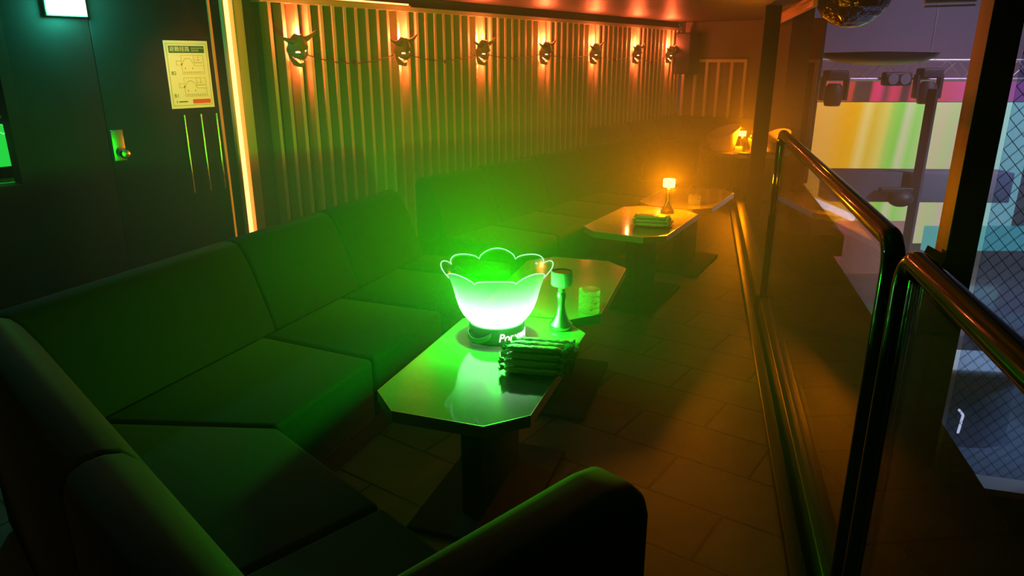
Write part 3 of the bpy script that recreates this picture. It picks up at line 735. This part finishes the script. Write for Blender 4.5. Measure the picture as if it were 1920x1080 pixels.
setp(tray, 'thin black oval tray under the towel pile beside the glowing bowl', 'tray')
pile(.095, 2.325, -.20, [4, 4, 4, 3], 'beside the glowing bowl', 'wrapped towels piled beside the glowing bowl')
o = tray.copy(); COL.objects.link(o); o.location = (.935, 4.63, TX); setp(o, 'thin black oval tray under the towels before the lit amber lamp', 'tray')
pile(.935, 4.63, -.25, [4, 3, 2], 'in front of the amber lamp', 'wrapped towels piled before the amber lamp')

# ------------------------------------------------------------------ far table things
def bucket(x, y, label, rot=0, sc=1.0):
    t = empty('ice_bucket', (x, y, TX), rot, label, 'ice bucket'); b = new(); seg = 48; rings = []
    def top(a): return .225 + .085*math.cos(a-.35)
    for (r, f) in ((.0, 0), (.125, 0), (.150, .25), (.168, .6), (.190, 1), (.182, 1), (.160, .6), (.142, .25), (.12, .06)):
        ring = []
        for i in range(seg):
            a = 2*PI*i/seg; ring.append(b.verts.new((r*sc*math.cos(a), r*sc*math.sin(a), (.004 + top(a)*f)*sc)))
        rings.append(ring)
    for A, B in zip(rings, rings[1:]):
        for i in range(seg): b.faces.new((A[i], B[i], B[(i+1) % seg], A[(i+1) % seg]))
    b.faces.new(rings[-1]); obj('bucket_body', b, M['bucket'], t, smooth=True)
    b = new(); pts = [(-.15*sc-.05*math.sin(PI*i/12), (i/12-.5)*.12, .07+.03*math.sin(PI*i/12)) for i in range(13)]
    tube(b, pts, .006, 8); obj('side_handle', b, M['glass_obj'], t, smooth=True); return t
bucket(2.53, 8.68, 'large slanted ice bucket lit amber on the far table left of the slim post')
bucket(3.12, 8.54, 'ice bucket standing in for the mirrored one behind the top of the railing post', .3, .85)  # copy in place of the far bucket's reflection
def glass(x, y, label):
    t = empty('stem_glass', (x, y, TX), 0, label, 'glass', 'stem glasses on the far table')
    b = new(); lathe(b, [(0, 0), (.036, 0), (.034, .003), (.006, .008), (.005, .075), (.012, .085), (.028, .12), (.038, .17), (.036, .17), (.026, .12), (.008, .088), (0, .086)], 24); obj('glass_body', b, M['glass_obj'], t, smooth=True)
glass(2.81, 8.50, 'tall stem glass left of its twin behind the dark menu on the far table')
glass(2.90, 8.44, 'tall stem glass nearest the slim post behind the dark menu on the far table')
b = new(); lathe(b, [(0, 0), (.075, 0), (.078, .012), (.07, .035), (0, .037)], 32); o = obj('serving_lid', b, M['tray'], smooth=True); o.location = (2.86, 8.47, TX+.172)
setp(o, 'dark shallow dish balanced on the two stem glasses', 'dish')
ash_stack(2.66, 8.46, TX+.001, 3, 'in the stack beside the slanted bucket', 'ashtrays stacked on the far table')
for (x, y, lb) in ((2.72, 8.30, 'dark folded menu lying at the front of the far table above the white tag'), (2.99, 8.35, 'dark folded menu standing in for a mirrored one right of the slim post')):  # second menu belongs to the mirror-image stand-in table
    m_ = empty('menu_book', (x, y, TX), -math.radians(37), lb, 'menu')
    b = new(); box(b, (0, 0, .006), (.20, .11, .011)); obj('cover', b, M['menu'], m_, bevel=.004)
    b = new(); box(b, (0, .004, .018), (.19, .105, .012)); obj('inner_pages', b, M['menu'], m_, bevel=.004)
b = new(); box(b, (0, 0, 0), (.10, .003, .034)); o = obj('table_tag', b, M['tag']); o.location = (2.655, 8.275, .531); o.rotation_euler = (0, 0, -math.radians(37))
setp(o, 'small white tag fixed to the front edge of the far table', 'tag')

# ------------------------------------------------------------------ horned masks on the slat wall
def mask_bm():
    b = new(); U, V = 36, 44; g_ = {}
    def skip(u, v):
        for c_ in (-.30, .30):
            if ((u-c_)/.15)**2 + ((v+.03-.1*abs(u))/.06)**2 < 1: return True
        vm = -.64 + .62*u*u
        if abs(u) < .76 and abs(v-vm) < .11*(1-(abs(u)/.80)**4): return True
        return False
    def P(u, v):
        wv_ = .080*(1 - .66*max(0, -v)**1.5) * (1 - .80*max(0, v)**3.2)
        a = u*1.45
        x = wv_*math.sin(a)*1.05; z = v*.115
        d = .075*math.cos(a)*(1-.35*abs(v)**2.5)
        d += .018*math.exp(-(u/.11)**2)*math.exp(-((v+.18)/.18)**2)          # nose
        d += .014*math.exp(-((abs(u)-.33)/.2)**2)*math.exp(-((v-.22)/.09)**2)  # brow
        d -= .010*math.exp(-((abs(u)-.34)/.16)**2)*math.exp(-((v-.03)/.09)**2)
        d += .012*math.exp(-((abs(u)-.5)/.18)**2)*math.exp(-((v+.25)/.14)**2)  # cheek
        d += .020*math.exp(-(u/.3)**2)*math.exp(-((v+.93)/.12)**2)             # chin
        return (x, -d, z)
    for i in range(U+1):
        for j in range(V+1): g_[i, j] = b.verts.new(P(i/U*2-1, j/V*2-1))
    for i in range(U):
        for j in range(V):
            if not skip((i+.5)/U*2-1, (j+.5)/V*2-1): b.faces.new((g_[i, j], g_[i+1, j], g_[i+1, j+1], g_[i, j+1]))
    loose = [v for v in b.verts if not v.link_faces]; bmesh.ops.delete(b, geom=loose, context='VERTS')
    return b
def horn_bm(sg_):
    b = new(); pts = []; rr = []
    for i in range(11):
        t = i/10; pts.append((sg_*(.035+.13*t), -.035-.01*t+.02*t*t, .070+.02*t+.035*t*t)); rr.append(.024*(1-t)**.8+.0015)
    tube(b, pts, rr, 12); return b
def tooth_bm():
    b = new()
    for x in (-.026, -.013, 0, .013, .026):
        cyl(b, (x, -.083+abs(x)*.25, -.062+abs(x)*.35), .0045, .02, 8, .002, Matrix.Rotation(PI, 4, 'X'))
    return b
m0 = empty('horned_mask')
obj('face', mask_bm(), M['mask'], m0, smooth=True, solid=.005)
for sg_ in (1, -1):
    obj('horn', horn_bm(sg_), M['mask'], m0, smooth=True)
    b = new(); ball(b, (sg_*.082, -.012, .01), .024, (.35, .6, 1.1)); obj('ear', b, M['mask'], m0, smooth=True)
obj('teeth', tooth_bm(), M['mask'], m0)
b = new(); ball(b, (0, -.035, -.005), .036, (1.65, .6, 1.75), 20); obj('lamp_bulb', b, M['maskglow'], m0, smooth=True)
b = new(); cyl(b, (0, .0, .07), .012, .05, 12); obj('bracket', b, M['black'], m0)
mrot = -(PI/2 - WA) + 0  # face -Y maps onto wall normal
ang_n = math.atan2(-math.sin(WA), math.cos(WA)); mr = ang_n + PI/2
ss = [6.655, 5.598, 4.546, 3.502, 2.491, 1.456, .50]
ords = ['first horned mask lamp from the left on the slatted wall, nearest the amber strip', 'second horned mask lamp from the left on the slatted wall', 'third horned mask lamp from the left, above the sofa gap',
        'fourth horned mask lamp, the middle one of the row of seven', 'fifth horned mask lamp from the left on the slatted wall', 'sixth horned mask lamp, last but one before the far corner', 'seventh horned mask lamp at the far corner beside the loudspeaker']
for i, s_ in enumerate(ss):
    o = m0 if i == 0 else copy_tree(m0)
    o.location = wp(s_, .03, 1.672); o.rotation_euler = (.30, -.16+random.uniform(-.04, .04), mr)
    setp(o, ords[i], 'mask', 'horned mask lamps along the slatted wall')
    light('mask_lamp', 'POINT', wp(s_-.012, .035, 1.785), RED, 24, .012)
    light('mask_lamp', 'POINT', wp(s_-.012, .035, 1.565), RED, 7, .012)
b = new()
full = [7.0] + ss + [.02]
for a_, c_ in zip(ss, ss[1:]):
    pts = []
    for k in range(25):
        t = k/24; pts.append(wp(a_+(c_-a_)*t, .018+.01*math.sin(9*t), 1.672 - .085*4*t*(1-t)*(.8+.3*math.sin(a_*5)) - .01))
    tube(b, pts, .004, 6)
    q = pts[13]; box(b, (q[0], q[1], q[2]-.008), (.02, .02, .03))
setp(obj('light_cable', b, M['cable']), 'thin black cable sagging between the horned masks', 'cable')

# ------------------------------------------------------------------ the hall beyond
b = new(); prism(b, [(1.6, -3), (16, -3), (16, 16), (1.6, 16)], -2.8, -2.6); setp(obj('floor_hall', b, M['hallfloor']), kind='structure')
b = new(); prism(b, [(3.2, 14.6), (16, 14.6), (16, 14.8), (3.2, 14.8)], -2.6, 4.6); setp(obj('wall_hall_back', b, M['hallwall']), kind='structure')
b = new(); prism(b, [(13.6, -3), (13.8, -3), (13.8, 14.6), (13.6, 14.6)], -2.6, 4.6); setp(obj('wall_hall_right', b, M['hallwall']), kind='structure')
b = new(); prism(b, [(1.6, -3), (16, -3), (16, 16), (1.6, 16)], 4.6, 4.8); setp(obj('ceiling_hall', b, M['hallwall']), kind='structure')

def screen_mat(name, stops, strength, x0, x1):
    m = bpy.data.materials.new(name); m.use_nodes = True; n = m.node_tree.nodes; l = m.node_tree.links; n.clear()
    tc = n.new('ShaderNodeTexCoord'); sx = n.new('ShaderNodeSeparateXYZ'); l.new(tc.outputs['Object'], sx.inputs[0])
    mr_ = n.new('ShaderNodeMapRange'); mr_.inputs['From Min'].default_value = x0; mr_.inputs['From Max'].default_value = x1
    # bands lean a little, as the picture on the screen does
    ad_ = n.new('ShaderNodeMath'); ad_.operation = 'MULTIPLY_ADD'; ad_.inputs[1].default_value = -.08; l.new(sx.outputs['Z'], ad_.inputs[0]); l.new(sx.outputs['X'], ad_.inputs[2])
    l.new(ad_.outputs[0], mr_.inputs['Value'])
    cr_ = n.new('ShaderNodeValToRGB'); e = cr_.color_ramp.elements
    e[0].position = stops[0][0]; e[0].color = (*stops[0][1], 1); e[1].position = stops[-1][0]; e[1].color = (*stops[-1][1], 1)
    for ps, c_ in stops[1:-1]: k = e.new(ps); k.color = (*c_, 1)
    l.new(mr_.outputs[0], cr_.inputs[0]); em_ = n.new('ShaderNodeEmission'); em_.inputs[1].default_value = strength
    l.new(cr_.outputs[0], em_.inputs[0]); o_ = n.new('ShaderNodeOutputMaterial'); l.new(em_.outputs[0], o_.inputs[0]); return m
def px2x(px): return (px-1500)/400.0
def lin(c): return tuple(((v/255)/12.92 if v <= 10 else (((v/255)+.055)/1.055)**2.4) for v in c)
st = [(1505, (250, 170, 70)), (1560, (250, 185, 80)), (1600, (255, 182, 20)), (1618, (255, 190, 25)), (1634, (255, 225, 130)), (1650, (240, 200, 60)), (1672, (238, 222, 110)), (1684, (170, 225, 100)), (1700, (135, 225, 90)), (1712, (220, 225, 180)), (1730, (150, 230, 110)), (1752, (190, 225, 150)), (1780, (215, 205, 170)), (1800, (190, 215, 150)), (1830, (215, 190, 180)), (1880, (190, 220, 200)), (1900, (150, 215, 215))]
SY = 14.0
def sX(px): return (px-960)/1403.0*SY
def sZ(py): # height on the screen plane for a row
    c_, s_ = .9522, .3057; bb = py-540; return 1.6 - SY*(1336*s_+bb*c_)/(1336*c_-bb*s_)
scr = empty('led_screen', (0, SY, 0), 0, 'big stage screen of orange, yellow and green light bands across the hall', 'screen')
x0, x1 = sX(1480), sX(1960)
stp = [((sX(a)-x0)/(x1-x0), lin(c_)) for a, c_ in st]
b = new(); box(b, ((x0+x1)/2, 0, (sZ(192)+sZ(455))/2), (x1-x0, .10, sZ(192)-sZ(455))); obj('screen_panel', b, screen_mat('screen_picture', stp, 1.25, x0, x1), scr)
b = new(); box(b, ((x0+x1)/2, .12, (sZ(194)+sZ(455))/2), (x1-x0+.1, .12, sZ(194)-sZ(455)-.02)); obj('screen_frame', b, M['fixture'], scr)
st2 = [(1500, (205, 90, 80)), (1560, (190, 70, 70)), (1598, (200, 70, 65)), (1604, (70, 50, 58)), (1632, (70, 50, 58)), (1638, (225, 60, 100)), (1650, (235, 55, 125)), (1662, (110, 60, 75)), (1676, (225, 60, 110)), (1688, (200, 60, 90)), (1694, (75, 50, 62)), (1704, (75, 50, 62)), (1712, (215, 60, 95)), (1760, (205, 75, 105)), (1830, (210, 80, 160)), (1900, (150, 70, 150))]
stp2 = [((sX(a)-x0)/(x1-x0), lin(c_)) for a, c_ in st2]
scu = empty('led_banner', (0, SY, 0), 0, 'red and pink light band screen above the big stage screen', 'screen')
b = new(); box(b, ((x0+x1)/2, .05, (sZ(152)+sZ(191))/2), (x1-x0, .1, sZ(152)-sZ(191)-.01)); obj('screen_panel', b, screen_mat('banner_picture', stp2, 1.1, x0, x1), scu)
b = new(); box(b, ((x0+x1)/2, -.02, sZ(151)), (x1-x0, .05, .03)); obj('top_edge', b, M['truss'], scu)

# truss with fixtures
def pt(px, py, Y):
    c_, s_ = .9522, .3057; a, bb = px-960, py-540; f = 1336*c_-bb*s_
    return Vector((a/f*Y, Y, 1.6 - (1336*s_+bb*c_)/f*Y))
TY = 12.4
tz = pt(1600, 148, TY).z
trs = empty('lighting_truss', (0, TY, tz), 0, 'aluminium lighting truss crossing the hall above the stage screen', 'truss')
b = new()
X0, X1 = 4.4, 9.6; h_ = .30
for yy in (0, .3):
    for zz in (0, h_): tube(b, [(X0, yy, zz), (X1, yy, zz)], .022, 8)
obj('chord', b, M['truss'], trs)
for yy in (0, .3):
    b = new(); zz_ = [(X0+.3*k, yy, 0 if k % 2 else h_) for k in range(18)]; tube(b, zz_, .011, 6); obj('lacing', b, M['truss'], trs)
for xx in (4.9, 7.0, 9.1):
    b = new(); tube(b, [(xx, .15, h_), (xx, .15, 4.6-tz)], .012, 6); tube(b, [(xx, -.02, h_), (xx, .32, h_)], .015, 6); obj('hanger', b, M['truss'], trs)
def moving_head(p, label):
    t = empty('moving_head_light', p, 0, label, 'stage light', 'moving head lights under the truss')
    b = new(); box(b, (0, .13, .24), (.06, .30, .07)); obj('clamp', b, M['truss'], t)
    b = new(); box(b, (0, 0, .26), (.34, .25, .16)); obj('base', b, M['fixture'], t, bevel=.03)
    b = new()
    for sg_ in (-1, 1): box(b, (sg_*.19, 0, .05), (.06, .14, .38))
    box(b, (0, 0, .215), (.42, .14, .06))
    obj('yoke', b, M['fixture'], t, bevel=.02)
    b = new(); lathe(b, [(0, .13), (.09, .13), (.145, .06), (.15, -.10), (.125, -.21), (.10, -.23), (0, -.23)], 32); hd = obj('head', b, M['fixture'], t, smooth=True)
    b = new(); lathe(b, [(.125, -.205), (.122, -.225), (.118, -.205)], 32); obj('lens_ring', b, M['truss'], hd)
    return t
moving_head(pt(1563, 172, 12.2), 'left moving head stage light hanging below the truss')
moving_head(pt(1738, 168, 12.2), 'right moving head stage light hanging below the truss')
bl = empty('blinder_light', pt(1681, 148, 12.31), 0, 'twin round blinder lamp in the middle of the truss', 'stage light')
b = new(); box(b, (0, 0, 0), (.46, .14, .22)); obj('housing', b, M['fixture'], bl, bevel=.03)
for sg_ in (-1, 1):
    b = new(); cyl(b, (sg_*.10, -.08, 0), .085, .05, 24, None, Matrix.Rotation(PI/2, 4, 'X')); obj('lens', b, M['lens'], bl)
# dark round canopy hanging from the hall ceiling
b = new(); lathe(b, [(0, 0), (.4, .01), (.75, .06), (.95, .14), (1.0, .22), (.2, .24), (0, .24)], 48)
o = obj('ceiling_canopy', b, M['fixture'], smooth=True); o.location = pt(1645, 122, 10.5); setp(o, 'dark shallow round canopy hanging above the truss', 'canopy'); o.scale = (.75, .75, .75)
b = new(); ball(b, (0, 0, 0), .5, (1, 1, 1), 24)
o = obj('mirror_ball', b, bump(mat('mirror_ball_dark', (.16, .14, .2), .18, .9), 9, .6, .05), smooth=False); o.location = pt(1602, -22, 7.0); o.scale = (.68, .68, .68)
setp(o, 'dark mirror ball cut off at the top edge above the hall', 'mirror ball')
b = new(); q0, q1 = pt(1735, 3, 8), pt(1830, 0, 8); tube(b, [q0, q1], .02, 8); tube(b, [q0+Vector((0, 0, -.05)), q1+Vector((0, 0, -.05))], .012, 8)
setp(obj('ceiling_pipe', b, M['truss']), 'pale metal pipe at the top edge above the hall', 'pipe')
# cross beam & upright in front of the screen, with hanging head
BY = 10.8
b = new(); a = pt(1560, 322, BY); c_ = pt(1900, 345, BY); hexa(b, [(a.x, BY, a.z-.46), (c_.x, BY, a.z-.48), (c_.x, BY+.4, a.z-.48), (a.x, BY+.4, a.z-.46)], [(a.x, BY, a.z), (c_.x, BY, a.z-.02), (c_.x, BY+.4, a.z-.02), (a.x, BY+.4, a.z)])
setp(obj('balcony_beam', b, mat('beam_paint', (.20, .18, .24), .7), bevel=.02), 'dark horizontal beam crossing in front of the stage screen', 'beam')
b = new(); a = pt(1747, 180, BY-.1); tube(b, [(a.x, BY-.12, a.z+.1), (a.x, BY-.12, -2.6)], .085, 4)
setp(obj('beam_post', b, mat('post_paint', (.10, .09, .12), .7)), 'dark upright post standing before the stage screen', 'post')
hb = empty('follow_light', pt(1688, 372, BY-.15), 0, 'dark round stage light hanging on the horizontal beam', 'stage light')
b = new(); ball(b, (0, 0, 0), .17, (1.1, 1, .75)); obj('head', b, M['fixture'], hb, smooth=True)
b = new(); box(b, (0, .05, .12), (.62, .1, .08)); obj('bracket', b, M['fixture'], hb, bevel=.02)
# stage edge, added glow bands and counters on the hall floor
b = new(); box(b, (8.6, 11.4, -2.44), (9.6, 3.2, .32)); setp(obj('stage_platform', b, mat('stage_gloss', (.22, .2, .25), .14), bevel=.02), 'glossy low stage platform below the big screen', 'stage')
b = new(); box(b, (sX(1930)*.86, 12.0, -1.35), (2.4, .1, .42)); setp(obj('cyan_panel', b, M['cyan']), 'cyan glowing panel seen through the wired glass', 'light panel')
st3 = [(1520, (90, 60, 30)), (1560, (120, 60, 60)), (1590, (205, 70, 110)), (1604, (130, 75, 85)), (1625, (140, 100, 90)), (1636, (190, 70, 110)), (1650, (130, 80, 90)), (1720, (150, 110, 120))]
LY = 13.2  # emissive bands added in place of reflected pink and white streaks
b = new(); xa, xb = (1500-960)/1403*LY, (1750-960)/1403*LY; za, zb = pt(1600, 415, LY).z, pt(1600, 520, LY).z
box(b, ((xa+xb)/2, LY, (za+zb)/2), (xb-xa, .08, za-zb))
o = obj('streak_glow_sheet', b, screen_mat('streak_glow_colours', [(((a-960)/1403*LY-xa)/(xb-xa) if a > 1500 else 0, lin(c_)) for a, c_ in st3], 1.3, xa, xb)); setp(o, 'added pink and brown glow sheet for reflected streaks low behind the balustrade glass', 'light panel')
b = new(); box(b, ((xa+xb)/2, LY-.1, zb-.18), (xb-xa, .12, .30)); setp(obj('lilac_glow_block', b, emission('lilac_streak_glow', (.55, .48, .62), .8)), 'added pale lilac glow block below the pink glow sheet', 'step')
def strip(p, q, w, label):  # emissive tubes drawn in for a table edge's reflection
    b = new(); tube(b, [p, q], w, 6); setp(obj('reflection_strip', b, M['white_strip']), label, 'light strip')
strip(pt(1524, 376, 9.8), pt(1600, 409, 9.2), .045, 'glowing strip imitating a white reflection slanting behind the balustrade glass')
strip(pt(1632, 424, 9.2), pt(1662, 440, 9.0), .045, 'short glowing strip continuing the imitated reflection near the bend of the balustrade')
ct = empty('bar_counter', (4.75, 7.45, -2.6), -.12, 'white rounded counter on the hall floor seen through the wired glass', 'counter')
b = new(); prism(b, [(.55*math.cos(a_*PI/18)*(1 if abs(a_) < 9 else 1)+(.5 if abs(a_) < 9 else -.9), .30*math.sin(a_*PI/18)) for a_ in range(-18, 18)], .90, .98); obj('top', b, mat('counter_white', (.85, .88, .95), .3), ct, bevel=.02)
b = new(); prism(b, [(.5*math.cos(a_*PI/18)+(.45 if abs(a_) < 9 else -.85), .25*math.sin(a_*PI/18)) for a_ in range(-18, 18)], 0, .90); obj('body', b, mat('counter_body', (.4, .45, .55), .6), ct)
light('counter_wash', 'SPOT', (5.6, 6.6, 3.6), (.6, .8, 1), 900, .1, (5.0, 7.4, -1.7), angle=.45, blend=.3)
b = new(); tube(b, fillet([pt(1798, 768, 5.4), pt(1806, 778, 5.4), pt(1796, 812, 5.4)], .02, 5), .010, 8); setp(obj('arc_light', b, M['white_strip']), 'thin curved white light line low on the right beyond the near column', 'light strip')
